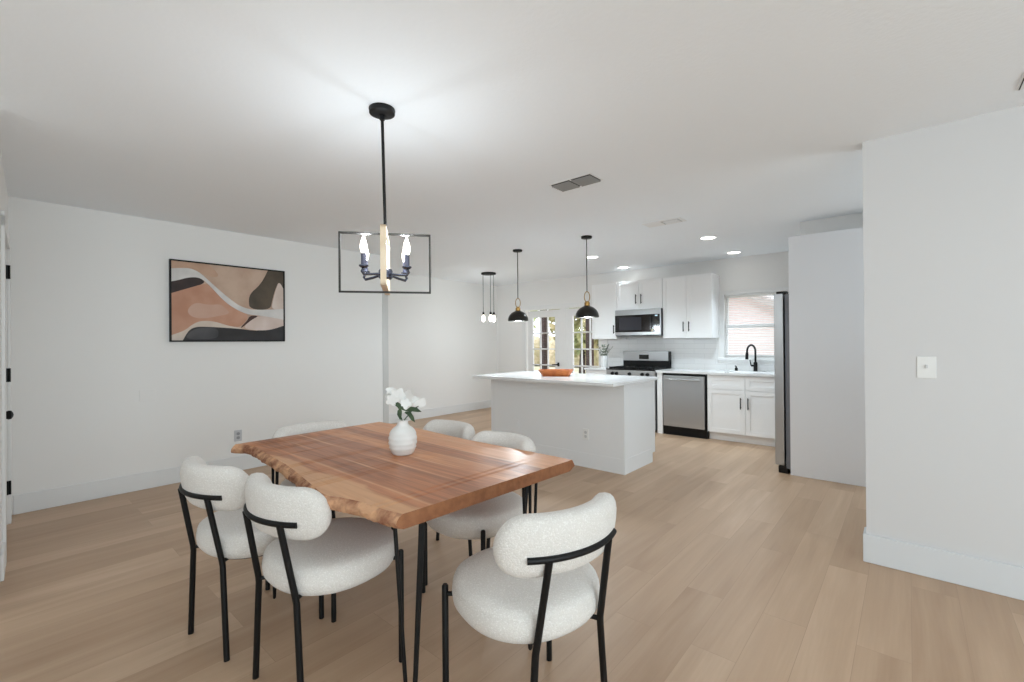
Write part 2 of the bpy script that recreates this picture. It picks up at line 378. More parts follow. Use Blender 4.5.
while zz > -(WZ1-WZ0)+.02:
    m.box(-hw, hw, -.0115, .0115, -.0006, .0006, M=Matrix.Translation((0, 0, zz)) @ Matrix.Rotation(math.radians(40), 4, 'X')); zz -= .0235
m.build('slats', mat('blind_slat', (244, 244, 244), .5), bl, smooth=False)

# ------------------------------------------------------------------ outdoors
GRASS = mat('pale_patio_ground', (196, 186, 170), .9, mottled=((150, 160, 110), .6))
struct(MB().box(-30, 14, YW+.13, 40, -.25, -.14).build('ground', GRASS, smooth=False))
POST = mat('dark_stained_wood', (58, 40, 34), .7, mottled=((40, 28, 26), 6))
def post(x, y, label):
    o = MB().box(x-.075, x+.075, y-.075, y+.075, -.14, 3.0, .01).build('patio_post', POST)
    tag(o, label, 'post', 'dark posts of the patio')
post(-7.42, 9.8, 'dark brown patio post seen through the left french door')
post(-5.98, 9.8, 'dark brown patio post seen through the right french door')
o = MB().box(-12, -3.2, 9.70, 9.90, 3.0, 3.2, .01).build('patio_beam', POST); tag(o, 'dark brown beam across the tops of the patio posts', 'beam')
def tree(x, y, h, r, cm, label, seed):
    rnd = random.Random(seed); t = thing('garden_tree', label, 'tree', (x, y, -.14), 0, 'trees in the garden')
    MB().tube([(0, 0, 0), (.05, .02, h*.3), (-.03, .05, h*.6)], [.14, .11, .07], 8).build('trunk', POST, t)
    m = MB(); b = m.bm
    for i in range(1500):
        d = Vector((rnd.gauss(0, 1), rnd.gauss(0, 1), rnd.gauss(0, 1))).normalized()*(rnd.random()**.4)
        p = Vector((d.x*r, d.y*r, h*.62+d.z*h*.42)); s = rnd.uniform(.12, .24)
        a = Vector((rnd.gauss(0, 1), rnd.gauss(0, 1), rnd.gauss(0, 1))).normalized(); c = a.orthogonal().normalized()
        b.faces.new([b.verts.new(p+a*s), b.verts.new(p+c*s*.5), b.verts.new(p-a*s), b.verts.new(p-c*s*.5)])
    m.build('foliage', cm, t, smooth=False)
G1 = mat('spring_leaves', (176, 196, 120), .7, mottled=((220, 220, 176), .9)); G2 = mat('olive_leaves', (150, 160, 112), .7, mottled=((206, 190, 150), .9)); G3 = mat('rust_leaves', (180, 138, 112), .7, mottled=((222, 200, 172), .9))  # G2 is a duller olive green
tree(-12.2, 13.4, 4.4, 1.35, G1, 'light green leafy tree seen through the left panes of the left french door', 1)
tree(-9.9, 15.6, 4.2, 1.3, G2, 'darker olive tree seen behind the left french door', 2)
tree(-8.6, 18.6, 5.6, 1.7, G3, 'rusty brown leafed tree seen behind the right french door', 3)
tree(-6.9, 14.2, 2.4, .95, G2, 'low olive bushy tree seen through the right edge of the right french door', 4)
HEDGE = mat('hedge_leaves', (168, 160, 128), .8, mottled=((214, 196, 166), 1.4), bump=(6, 1, .2))
m = MB()
for k in range(26):
    m.lathe([(0, 0), (.75, .1), (.85, .7), (.7, 1.4), (.35, 1.8), (0, 1.9)], (-24+k*.9, 22.5+.3*math.sin(k*1.7), -.14), 14)
tag(m.build('hedge', HEDGE), 'long pale hedge across the back of the garden', 'hedge')
BRICK = mat('pink_brick', (205, 160, 156), .8)
nt = BRICK.node_tree; br = nt.nodes.new('ShaderNodeTexBrick'); tcn = nt.nodes.new('ShaderNodeTexCoord'); sp_ = nt.nodes.new('ShaderNodeSeparateXYZ'); cb_ = nt.nodes.new('ShaderNodeCombineXYZ')
nt.links.new(tcn.outputs['Object'], sp_.inputs[0]); nt.links.new(sp_.outputs['X'], cb_.inputs['X']); nt.links.new(sp_.outputs['Z'], cb_.inputs['Y']); nt.links.new(cb_.outputs[0], br.inputs['Vector'])
br.inputs['Scale'].default_value = 1; br.inputs['Brick Width'].default_value = .22; br.inputs['Row Height'].default_value = .075; br.inputs['Mortar Size'].default_value = .006
br.inputs['Color1'].default_value = lin((236, 208, 204)); br.inputs['Color2'].default_value = lin((228, 198, 194)); br.inputs['Mortar'].default_value = lin((240, 226, 222))
nt.links.new(br.outputs['Color'], nt.nodes['Principled BSDF'].inputs['Base Color'])
ROOF = mat('roof_shingle', (190, 176, 172), .8)
h = thing('neighbour_house', 'pink brick neighbouring house with a pale gable seen through the kitchen window', 'house', (-3.3, 11.4, -.14))
MB().prism([(-1.9, 0, 0), (1.25, 0, 0), (1.25, 0, 2.10), (-1.9, 0, 3.6)], (0, 3, 0)).build('wall', BRICK, h, smooth=False)
MB().prism([(-1.95, -.3, 3.62), (1.5, -.3, 1.98), (1.5, -.3, 2.12), (-1.95, -.3, 3.78)], (0, 3.5, 0)).build('roof', ROOF, h, smooth=False)

# ------------------------------------------------------------------ cabinets
def shaker(mb, x0, x1, z0, z1, yf, fw_=.055, t=.019):
    """a shaker door whose front is at y=yf (facing -y)"""
    mb.box(x0, x0+fw_, yf, yf+t, z0, z1, .0012, 1); mb.box(x1-fw_, x1, yf, yf+t, z0, z1, .0012, 1)
    mb.box(x0+fw_, x1-fw_, yf, yf+t, z0, z0+fw_, .0012, 1); mb.box(x0+fw_, x1-fw_, yf, yf+t, z1-fw_, z1, .0012, 1)
    mb.box(x0+fw_-.002, x1-fw_+.002, yf+.008, yf+t-.002, z0+fw_-.002, z1-fw_+.002)
def pull(parent, x, z0, z1, yf):
    MB().tube([(x, yf-.028, z0), (x, yf-.028, z1)], .0065, 10).tube([(x, yf, z0+.02), (x, yf-.028, z0+.02)], .005, 8).tube([(x, yf, z1-.02), (x, yf-.028, z1-.02)], .005, 8).build('handle', BLACK, parent)
def cabinet(name, label, x0, x1, yb, yf, z0, z1, kick=False):
    t = thing(name, label, 'cabinet', (0, 0, 0))
    m = MB()
    if kick: m.box(x0, x1, yf, yb, .11, z1); m.box(x0, x1, yf+.06, yb, 0, .11)
    else: m.box(x0, x1, yf, yb, z0, z1, .002)
    m.build('carcass', CAB, t, smooth=False); return t
def door(t, x0, x1, z0, z1, yf, px=None, pz=None):
    m = MB(); shaker(m, x0, x1, z0, z1, yf); d = m.build('door', CAB, t)
    if px: pull(d, px, pz[0], pz[1], yf)
YU = 6.555; g = .003
ZU0, ZU1 = 1.355, 2.252
t = cabinet('wall_cabinet', 'tall narrow white wall cabinet left of the microwave', -3.945, -3.492, YW-.002, YU, ZU0, ZU1)
door(t, -3.945+g, -3.492-g, ZU0+g, ZU1-g, YU-.02, -3.535, (1.44, 1.575))
t = cabinet('wall_cabinet', 'short white two door cabinet directly above the microwave', -3.490, -2.741, YW-.002, YU, 1.805, ZU1)
door(t, -3.490+g, -3.117, 1.805+g, ZU1-g, YU-.02, -3.155, (1.89, 2.035)); door(t, -3.113, -2.741-g, 1.805+g, ZU1-g, YU-.02, -3.068, (1.89, 2.035))
t = cabinet('wall_cabinet', 'wide white two door wall cabinet between the microwave and the window', -2.739, -2.038, YW-.002, YU, ZU0, ZU1)
door(t, -2.739+g, -2.392, ZU0+g, ZU1-g, YU-.02, -2.428, (1.45, 1.59)); door(t, -2.388, -2.038-g, ZU0+g, ZU1-g, YU-.02, -2.350, (1.45, 1.59))
YB = 6.286; ZC = .867
t = cabinet('base_cabinet', 'white base cabinet in the corner left of the stove', -3.90, -3.516, YW-.002, YB, 0, ZC, True)
door(t, -3.90+g, -3.516-g, .70, ZC-.012, YB-.02); door(t, -3.90+g, -3.516-g, .115, .694, YB-.02, -3.56, (.50, .63))
t = cabinet('base_cabinet', 'white sink base cabinet with two doors under the kitchen window', -2.026, -1.10, YW-.002, YB, 0, ZC, True)
door(t, -2.026+g, -1.565, .680, ZC-.012, YB-.02); door(t, -1.561, -1.10-g, .680, ZC-.012, YB-.02)
door(t, -2.026+g, -1.565, .112, .674, YB-.02, -1.612, (.44, .585)); door(t, -1.561, -1.10-g, .112, .674, YB-.02, -1.525, (.44, .585))
tag(MB().box(-2.717, -2.640, YB-.02, YW-.002, 0, ZC, .002).build('filler_panel', CAB), 'narrow white filler panel between the stove and the dishwasher', 'cabinet panel')
tag(MB().box(-.875, .05, 5.112, 5.130, 0, 2.316, .001).build('tall_panel', mat('panel_paint', (240, 241, 244), .5)), 'tall white side panel enclosing the refrigerator', 'cabinet panel')
# worktops
tag(MB().box(-3.92, -3.512, YB-.045, YW-.002, ZC, .897, .003).build('worktop', QUARTZ), 'short white worktop left of the stove', 'worktop')
m = MB(); sx0, sx1, sy0, sy1 = -1.87, -1.26, 6.36, 6.72; y0, y1 = YB-.045, YW-.002
m.box(-2.728, sx0, y0, y1, ZC, .897); m.box(sx1, -.09, y0, y1, ZC, .897); m.box(sx0, sx1, y0, sy0, ZC, .897); m.box(sx0, sx1, sy1, y1, ZC, .897)
tag(m.build('worktop', QUARTZ, smooth=False), 'long white worktop over the dishwasher and sink cabinet', 'worktop')
struct(MB().box(-3.90, -2.062, YW-.010, YW-.001, .897, 1.355).box(-2.062, -.09, YW-.010, YW-.001, .897, WZ0-.08).build('trim_4', TILE, smooth=False))
# sink, faucet, soap dispenser
sk = thing('kitchen_sink', 'undermount steel sink set in the worktop under the window', 'sink', (0, 0, 0))
m = MB(); m.box(sx0-.012, sx0+.002, sy0-.012, sy1+.012, .66, ZC-.001); m.box(sx1-.002, sx1+.012, sy0-.012, sy1+.012, .66, ZC-.001); m.box(sx0, sx1, sy0-.012, sy0+.002, .66, ZC-.001); m.box(sx0, sx1, sy1-.002, sy1+.012, .66, ZC-.001); m.box(sx0, sx1, sy0, sy1, .65, .662)
m.build('basin', SINKM, sk, smooth=False)
MB().lathe([(0, 0), (.04, 0), (.04, .004), (0, .006)], (-1.565, 6.56, .662), 20).build('drain', CHROME, sk)
fa = thing('kitchen_faucet', 'tall black gooseneck faucet behind the sink', 'faucet', (-1.555, 6.765, .897))
MB().lathe([(0, 0), (.028, 0), (.028, .006), (.024, .01), (.024, .115), (.018, .125), (0, .127)], n=24).build('base', BLACK, fa)
pts = [(0, 0, .12), (0, 0, .27)]+[(-.030*(1-math.cos(a)), -.085*(1-math.cos(a)), .27+.085*math.sin(a)) for a in [PI*k/14 for k in range(1, 15)]]
pts += [(-.060, -.170, .25)]
MB().tube(pts, .0125, 14).build('spout', BLACK, fa)
MB().tube([(-.060, -.170, .262), (-.061, -.173, .235), (-.063, -.176, .165)], [.014, .018, .020], 14).build('spray_head', BLACK, fa)
MB().tube([(-.02, -.01, .075), (-.05, -.02, .078)], .013, 12).tube([(-.05, -.02, .078), (-.062, -.024, .155)], [.008, .006], 10).build('lever', BLACK, fa)
sd = thing('soap_dispenser', 'small black soap dispenser on the worktop left of the faucet', 'dispenser', (-1.795, 6.765, .897))
MB().lathe([(0, 0), (.020, 0), (.020, .035), (.016, .042), (0, .042)], n=20).build('body', BLACK, sd); MB().tube([(0, 0, .04), (0, 0, .062), (-.008, -.02, .066)], .009, 10).build('nozzle', BLACK, sd)
tag(MB().lathe([(0, 0), (.022, 0), (.024, .004), (.016, .011), (0, .012)], (-1.455, 6.765, .897), 20).build('sink_hole_cover', PLASTICG), 'small round grey cover on the worktop right of the faucet', 'cover')

# ------------------------------------------------------------------ appliances
mw = thing('microwave', 'stainless over the range microwave under the short wall cabinet', 'microwave', (0, 0, 0))
mx0, mx1, mz0, mz1, my = -3.488, -2.743, 1.395, 1.803, 6.475
MB().box(mx0, mx1, my+.022, YW-.012, mz0, mz1, .003).build('body', DGREY, mw)
MB().box(mx0, mx1, my, my+.022, mz1-.085, mz1, .004).build('vent_panel', STEEL, mw)
MB().box(mx0, mx1, my, my+.022, mz0+.012, mz0+.062, .004).build('lower_trim', STEEL, mw)
MB().box(mx0, mx1-.13, my+.004, my+.022, mz0+.062, mz1-.085, .002).box(mx0, mx0+.015, my, my+.01, mz0+.062, mz1-.085).build('door', BGLASS, mw)
MB().box(mx0+.07, mx0+.44, my+.001, my+.006, mz0+.09, mz1-.12, .001).build('door_window', MWGLASS, mw)
MB().box(mx1-.13, mx1-.014, my+.004, my+.022, mz0+.062, mz1-.085, .002).build('control_panel', BGLASS, mw)
MB().box(mx1-.014, mx1, my, my+.022, mz0+.062, mz1-.085, .002).build('side_trim', STEEL, mw)
MB().box(mx1-.09, mx1-.05, my+.001, my+.005, mz1-.115, mz1-.097).build('clock_display', mat('mw_display', (170, 190, 200), .3, emit=((190, 215, 225), .8)), mw, smooth=False)
MB().tube([(mx1-.150, my-.025, mz0+.09), (mx1-.150, my-.025, mz1-.11)], .007, 10).build('handle', BGLASS, mw)
MB().box(mx1-.15, mx1-.125, my-.001, my+.004, mz0+.064, mz0+.10).build('energy_tag', mat('paper_tag', (222, 214, 190), .7), mw, smooth=False)

st = thing('gas_stove', 'stainless gas range with a black cooktop and tall backguard', 'stove', (0, 0, 0))
ox0, ox1, oy = -3.509, -2.732, 6.235
MB().box(ox0, ox1, oy+.03, YW-.03, .03, .885, .003).build('body', STEELD, st)
MB().box(ox0+.003, ox1-.003, oy, oy+.03, .20, .765, .004).build('oven_door', STEEL, st)
MB().box(ox0+.12, ox1-.12, oy-.002, oy+.004, .33, .62, .002).build('oven_window', BGLASS, st)
MB().tube([(ox0+.06, oy-.05, .715), (ox1-.06, oy-.05, .715)], .012, 12).tube([(ox0+.09, oy, .715), (ox0+.09, oy-.05, .715)], .008, 8).tube([(ox1-.09, oy, .715), (ox1-.09, oy-.05, .715)], .008, 8).build('oven_handle', STEEL, st)
MB().box(ox0+.003, ox1-.003, oy, oy+.03, .035, .19, .004).build('drawer', STEEL, st)
MB().box(ox0, ox1, oy-.012, oy+.03, .775, .885, .006).build('control_panel', STEEL, st)
for x in (-3.40, -3.33, -3.12, -2.92, -2.84):
    MB().tube([(x, oy-.012, .832), (x, oy-.022, .832), (x, oy-.045, .832)], [.026, .024, .020], 16).build('knob', BLACK, st)
MB().box(ox0-.002, ox1+.002, oy-.015, 6.75, .885, .905, .004).build('cooktop', BGLASS, st)
for k in range(3):
    m = MB(); a, b = ox0+.03+k*.243, ox0+.03+(k+1)*.243-.012
    for y in (oy+.03, 6.48, 6.70): m.box(a, b, y-.006, y+.006, .912, .926, .002, 1)
    for x in (a+.006, (a+b)/2, b-.006): m.box(x-.006, x+.006, oy+.03, 6.70, .904, .926, .002, 1)
    m.build('grate', BLACK, st)
for x in (-3.36, -3.12, -2.88):
    for y in (6.36, 6.60): MB().lathe([(0, 0), (.045, 0), (.045, .008), (.02, .012), (0, .012)], (x, y, .903), 20).build('burner', BLACK, st)
MB().box(ox0+.004, ox1-.004, 6.77, 6.84, .86, 1.015, .004).build('backguard_base', BLACKM, st)
MB().box(ox0+.004, ox1-.02, 6.765, 6.84, 1.005, 1.160, .01).build('backguard', STEEL, st)
MB().box(ox1-.022, ox1-.004, 6.768, 6.845, .95, 1.155, .004).build('backguard_end_cap', BLACKM, st)
MB().box(-3.225, -3.065, 6.760, 6.768, 1.035, 1.105, .002).build('clock_display', BGLASS, st)

dw = thing('dishwasher', 'stainless dishwasher between the filler panel and the sink cabinet', 'dishwasher', (0, 0, 0))
dx0, dx1, dy = -2.634, -2.032, 6.245
MB().box(dx0, dx1, dy+.03, YW-.03, .10, ZC-.002).build('tub', BLACKM, dw, smooth=False)
MB().box(dx0+.012, dx1-.022, dy, dy+.032, .125, ZC-.035, .006).build('door', STEEL, dw)
MB().box(dx0+.002, dx1-.002, dy+.025, dy+.05, ZC-.03, ZC-.004).box(dx1-.02, dx1-.002, dy+.02, dy+.05, .1, ZC-.004).build('door_seal', BLACK, dw, smooth=False)
MB().box(dx0, dx1, dy+.035, dy+.09, .0, .115).build('kick_plate', BLACK, dw, smooth=False)
pts = [(dx0+.06+(dx1-dx0-.14)*k/16, dy-.012-.026*math.sin(PI*k/16)**.6, ZC-.085) for k in range(17)]
MB().tube(pts, .011, 12).build('handle', STEEL, dw)

rf = thing('refrigerator', 'stainless side by side refrigerator seen edge on beside its white panel', 'refrigerator', (0, 0, 0))
MB().box(-.915, -.16, 5.135, 6.045, .05, 1.765, .004).build('cabinet', FSIDE, rf)
for (a, b) in ((5.138, 5.545), (5.551, 6.042)):
    d = MB().box(-1.012, -.930, a, b, .075, 1.775, .008).build('door', STEEL, rf)
    yy = b-.05 if a < 5.3 else a+.05
    MB().tube([(-1.055, yy, .55), (-1.055, yy, 1.45)], .012, 10).tube([(-1.0, yy, .6), (-1.055, yy, .6)], .009, 8).tube([(-1.0, yy, 1.4), (-1.055, yy, 1.4)], .009, 8).build('handle', STEEL, d)
MB().box(-.99, -.90, 5.14, 5.24, 1.765, 1.795, .004).build('hinge_cover', BLACKM, rf)
MB().box(-.985, -.90, 5.137, 6.04, .0, .068, .008).build('base_grille', BLACKM, rf)

# ------------------------------------------------------------------ island
ix0, ix1, iy0, iy1 = -3.918, -2.110, 4.088, 4.80
il = thing('kitchen_island', 'white kitchen island with plain panelled sides', 'kitchen island', (0, 0, 0))
m = MB(); m.box(ix0, ix1, iy0, iy1-.07, 0, .885); m.box(ix0, ix1, iy1-.07, iy1, .10, .885); m.build('body', ISL, il, smooth=False)
MB().box(ix0, ix1+.003, iy0-.003, iy0, 0, .150, .001).box(ix1, ix1+.003, iy0, iy1-.07, 0, .150, .002).build('baseboard', ISL, il)
tag(MB().box(-3.985, -2.088, 3.83, 4.86, .885, .918, .006).build('island_worktop', QUARTZ), 'white quartz worktop of the island overhanging on the dining side', 'worktop')
def outlet(name, label, cat, Mx, plate, duplex=True):
    t = thing(name, label, cat); t.matrix_world = Mx
    MB().box(-.036, .036, -.006, 0, -.058, .058, .003).build('cover_plate', plate, t)
    return t
def sockets(t, m):
    for z in (-.021, .021):
        MB().lathe([(0, 0), (.016, 0), (.016, .003), (0, .003)], n=20, M=Matrix.Translation((0, -.006, z)) @ Matrix.Rotation(PI/2, 4, 'X')).build('socket', m, t)
t = outlet('power_outlet', 'white outlet low on the island face, nearer its right corner', 'outlet', Matrix.Translation((-2.55, iy0, .345)), PLASTIC); sockets(t, mat('socket_white', (206, 206, 206), .4))
t = outlet('power_outlet', 'faint white outlet low on the island face, nearer its left end', 'outlet', Matrix.Translation((-3.50, iy0, .345)), ISL); sockets(t, ISL)
t = outlet('power_outlet', 'outlet with grey sockets low on the left wall beside the table', 'outlet', Matrix.Translation((XL, 1.687, .365)) @ Matrix.Rotation(PI/2, 4, 'Z'), mat('pale_grey_plastic', (200, 202, 206), .4)); sockets(t, PLASTICG)
t = thing('light_switch', 'white single toggle light switch on the right wall', 'light switch', (.0735, YR, 1.155))
MB().box(-.040, .040, -.006, 0, -.060, .060, .003).build('cover_plate', PLASTIC, t); MB().box(-.005, .005, -.014, -.005, -.004, .014, .001).build('toggle', mat('toggle_white', (214, 214, 214), .4), t)
tag(MB().box(XL-.003, XL+.005, .885, 1.0, .80, .905, .002).build('blank_cover_plate', WALL), 'blank cover plate painted over on the left wall', 'wall plate')
# bowl on island
bw = MB()
def tray(m, zt, a, b, c, d, th):
    t = bmesh.new()
    def ring(hx, hy, z, ch=.03):
        return [t.verts.new(p) for p in [(-hx+ch, -hy, z), (hx-ch, -hy, z), (hx, -hy+ch, z), (hx, hy-ch, z), (hx-ch, hy, z), (-hx+ch, hy, z), (-hx, hy-ch, z), (-hx, -hy+ch, z)]]
    R = [ring(a, b, 0), ring(c, d, zt), ring(c-th, d-th, zt), ring(a-th*.4, b-th*.4, .012)]
    for A, B in zip(R, R[1:]):
        for k in range(8): t.faces.new((A[k], A[(k+1) % 8], B[(k+1) % 8], B[k]))
    t.faces.new(R[0][::-1]); t.faces.new(R[-1]); bmesh.ops.recalc_face_normals(t, faces=t.faces[:]); m._merge(t)
tray(bw, .072, .155, .085, .20, .125, .012)
o = bw.build('dough_bowl', mat('orange_wood', (160, 84, 38), .5, mottled=((192, 112, 56), 12), bump=(20, .3, .004)), None); o.location = (-3.10, 4.33, .918); o.rotation_euler = (0, 0, math.radians(33))
tag(o, 'carved orange brown wooden tray bowl on the island worktop', 'bowl')

# plant on the left worktop
tag(MB().lathe([(0, 0), (.048, 0), (.055, .01), (.058, .16), (.055, .19), (.050, .19), (.050, .05), (0, .045)], (-3.715, 6.53, .897), 28).build('plant_vase', mat('white_vase', (240, 240, 239), .3)), 'plain white cylinder vase on the worktop left of the stove', 'vase')
pl = thing('eucalyptus_bunch', 'grey green leafy stems standing in the white cylinder vase', 'plant', (-3.715, 6.53, .95))
ms, ml = MB(), MB(); rnd = random.Random(5)
for i in range(11):
    a = rnd.uniform(0, 2*PI); s = rnd.uniform(.02, .13); hgt = rnd.uniform(.20, .33)
    P = [Vector((math.cos(a)*s*t*t, math.sin(a)*s*t*t, hgt*t)) for t in [k/6 for k in range(7)]]
    ms.tube(P, .0025, 5)
    for k in range(3, 7):
        for sg in (-1, 1):
            d = Vector((math.cos(a+sg*1.3), math.sin(a+sg*1.3), .5)).normalized(); c = d.orthogonal().normalized(); p = P[k]; L_ = rnd.uniform(.025, .045)
            ml.bm.faces.new([ml.bm.verts.new(q) for q in (p, p+d*L_*.5+c*L_*.38, p+d*L_, p+d*L_*.5-c*L_*.38)])
ms.build('stems', EUCA, pl); ml.build('leaves', EUCA, pl, smooth=False)

# ------------------------------------------------------------------ dining table
tb = thing('dining_table', 'live edge wooden dining table on black hairpin legs', 'dining table', (-2.0, 1.34, 0))
TX, TY = -2.0, 1.34
front = [(-2.800, .880), (-2.74, .915), (-2.66, .928), (-2.5, .912), (-2.287, .893), (-2.15, .880), (-2.022, .862), (-1.88, .838), (-1.731, .812), (-1.64, .795), (-1.585, .795), (-1.535, .815), (-1.45, .836), (-1.386, .843), (-1.30, .850), (-1.229, .864)]
back = [(-2.800, 1.800), (-2.6, 1.815), (-2.38, 1.820), (-2.1, 1.800), (-1.877, 1.785), (-1.6, 1.788), (-1.4, 1.792), (-1.229, 1.790)]
def interp(L, x):
    for (a, b), (c, d) in zip(L, L[1:]):
        if x <= c+1e-9: return b+(d-b)*(x-a)/(c-a)
    return L[-1][1]
t = bmesh.new(); NX = 170; rnd = random.Random(3); rows = []
ZT, ZB = .762, .712
jit = [[rnd.uniform(-1, 1) for _ in range(8)] for _ in range(NX+1)]
for i in range(NX+1):
    x = -2.800+(1.571)*i/NX; yf, yb = interp(front, x), interp(back, x)
    xs = x+(.045*i/NX)*0
    k = jit[i]; prof = []
    sm = 1 if 0 < i < NX else .4
    prof.append((yf+.004, ZT))
    for j in range(1, 6):
        f = j/6; prof.append((yf-.018*math.sin(PI*f*.9)+k[j]*.0032*sm+.003*math.sin(i*.31+j), ZT-(ZT-ZB)*f+k[j+1]*.002))
    prof.append((yf+.004+k[0]*.004, ZB)); prof.append((yb-.03, ZB)); prof.append((yb+.008, (ZT+ZB)/2-.005+k[7]*.004)); prof.append((yb-.012, ZT))
    rows.append([t.verts.new((x+.045*(p[0]-.864)/.93*max(0, (i/NX-.8)/.2)-TX, p[0]-TY, p[1])) for p in prof])
n = len(rows[0])
for A, B in zip(rows, rows[1:]):
    for k in range(n):
        f = t.faces.new((A[k], B[k], B[(k+1) % n], A[(k+1) % n])); f.material_index = 1 if k in (0, 1, 2, 3, 4, 5, 7, 8) else 0
for r_ in (rows[0], rows[-1]):
    f = t.faces.new(r_); f.material_index = 2
bmesh.ops.recalc_face_normals(t, faces=t.faces[:])
m = MB(); me = bpy.data.meshes.new('tmp'); t.to_mesh(me); t.free(); m.bm.from_mesh(me); bpy.data.meshes.remove(me)
m.build('tabletop', [TABLE, BARK, ENDG], tb, ang=30)
def hairpin(tops, foot):
    """three rods from under the top meeting at a small rounded foot"""
    m = MB(); f = Vector(foot)-Vector((TX, TY)); pts = [Vector(p)-Vector((TX, TY)) for p in tops]
    c = sum(pts, Vector((0, 0)))/len(pts)
    for p in pts:
        e = f+(p-f)*.16
        m.tube([(p.x, p.y, ZB-.001), (e.x, e.y, .035), (e.x+(f.x-e.x)*.3, e.y+(f.y-e.y)*.3, .012), (f.x, f.y, .0075)], .0068, 10)
    return m.build('leg', BLACK, tb)
hairpin([(-1.263, .862), (-1.227, .938), (-1.222, .944)], (-1.243, .905))
hairpin([(-1.226, 1.470), (-1.222, 1.510), (-1.212, 1.540)], (-1.223, 1.505))
hairpin([(-2.440, .940), (-2.420, .955), (-2.500, .985)], (-2.47, .955))
hairpin([(-2.440, 1.68), (-2.500, 1.70), (-2.45, 1.63)], (-2.47, 1.675))

# ------------------------------------------------------------------ dining chairs
def arc(R, a0, a1, n, yc): return [(R*math.sin(a0+(a1-a0)*k/n), yc-R*math.cos(a0+(a1-a0)*k/n)) for k in range(n+1)]
def make_chair(label):
    t = thing('dining_chair', label, 'chair', (0, 0, 0), 0, 'ivory boucle chairs around the dining table')
    prof = [(0, .392), (.80, .392), (.93, .400), (.985, .420), (1.0, .445), (.995, .462), (.985, .468), (.988, .476), (.965, .492), (.90, .503), (.75, .510), (.45, .515), (0, .517)]
    MB().lathe([(r*.248, z) for r, z in prof], (0, .025, 0), 56, ex=2.25, sx=1.02, sy=1.0).build('seat', BOUCLE, t, ang=80)
    # backrest: an arc swept with a rounded section, rounded off at its two ends
    m = MB(); b = m.bm; R, half = .30, math.radians(50); yc = .065; NA, NS = 48, 20; hh, th = .096, .045; zc = .708
    rings = []
    Ltot = R*half
    for i in range(NA+1):
        q = math.sin(PI*(i/NA-.5)) if True else 0; a = half*q; d = Ltot-abs(a)*R
        s = math.sqrt(max(0, 1-((1-min(d, hh)/hh))**2)) if d < hh else 1
        s = max(s, .02); st = max(min(1, math.sqrt(max(0, 1-(1-min(d, .05)/.05)**2))), .05)
        ring = []
        for k in range(NS):
            p = 2*PI*k/NS; cc, ss = math.cos(p), math.sin(p)
            rr = abs(cc)**.75*(1 if cc > 0 else -1)*th*st; zz = abs(ss)**.8*(1 if ss > 0 else -1)*hh*s
            rad = R+rr+(zz)*.16*0
            x, y = rad*math.sin(a), yc-rad*math.cos(a)-zz*.14
            ring.append(b.verts.new((x, y, zc+zz)))
        rings.append(ring)
    for A, B in zip(rings, rings[1:]):
        for k in range(NS): b.faces.new((A[k], A[(k+1) % NS], B[(k+1) % NS], B[k]))
    b.faces.new(rings[0]); b.faces.new(rings[-1][::-1]); bmesh.ops.recalc_face_normals(b, faces=b.faces[:])
    m.build('backrest', BOUCLE, t, ang=80)
    MB().tube([(x, y, .682) for x, y in arc(R+th-.003, math.radians(-31.5), math.radians(31.5), 24, yc)], .0105, 12).build('back_rail', BLACK, t)
    for s in (-1, 1):
        m = MB().tube([(s*.165, -.205, .0), (s*.135, -.205, .385), (s*.132, -.208, .41), (s*.122, -.258, .680)], .0115, 12)
        m.tube([(s*.13, -.205, .40), (s*.10, -.15, .40)], .008, 8); m.build('leg', BLACK, t)
        m = MB().tube([(s*.236, .185, .0), (s*.236, .185, .452), (s*.236, .185, .458)], [.0115, .0115, .008], 12)
        m.tube([(s*.236, .185, .425), (s*.18, .14, .425)], .008, 8); m.build('leg', BLACK, t)
    MB().tube([(.19*math.cos(2*PI*k/32), .02+.19*math.sin(2*PI*k/32), .386) for k in range(32)], .009, 8, closed=True).build('seat_frame', BLACK, t)
    return t
c0 = make_chair('ivory boucle chair on the near long side of the table, the left one')
c0.location = (-2.335, .820, 0); c0.rotation_euler = (0, 0, math.radians(8))
for (x, y, a, lb) in ((-1.803, .902, 6, 'ivory boucle chair on the near long side of the table, tucked under the live edge'),
                      (-1.006, 1.238, 76, 'ivory boucle chair at the right end of the table, back turned to the camera'),
                      (-1.69, 1.665, 177, 'ivory boucle chair on the far side of the table, nearer the right end'),
                      (-2.215, 1.74, 178, 'ivory boucle chair on the far side of the table, just right of the flower vase'),
                      (-2.68, 1.33, -92, 'ivory boucle chair at the left end of the table, mostly hidden by the tabletop')):
    dup(c0, (x, y, 0), math.radians(a), lb)

# vase and flowers on the table
vb = (-1.90, 1.346, ZT)
prof = [(0, 0), (.046, 0), (.052, .006), (.063, .030), (.066, .036), (.0635, .043), (.0685, .052), (.0695, .060), (.0665, .067), (.0695, .076), (.0685, .086), (.065, .092), (.0655, .102), (.060, .114), (.048, .128), (.034, .138), (.0265, .148), (.025, .158), (.027, .168), (.022, .168), (.021, .15), (.03, .13), (.05, .1), (.05, .02), (0, .015)]
tag(MB().lathe(prof, vb, 40).build('flower_vase', WHITEC, ang=60), 'ribbed white ceramic bottle vase on the dining table', 'vase')
fl = thing('flower_spray', 'white orchid flower spray with dark green leaves in the ribbed vase', 'flowers', (vb[0], vb[1], vb[2]+.05))
cu = (Vector((RR.x, RR.y, 0)).normalized(), Vector((-RR.y, RR.x, 0)).normalized())   # world directions across and away
def W(a, d, z): v = cu[0]*a+cu[1]*d; return Vector((v.x, v.y, z))
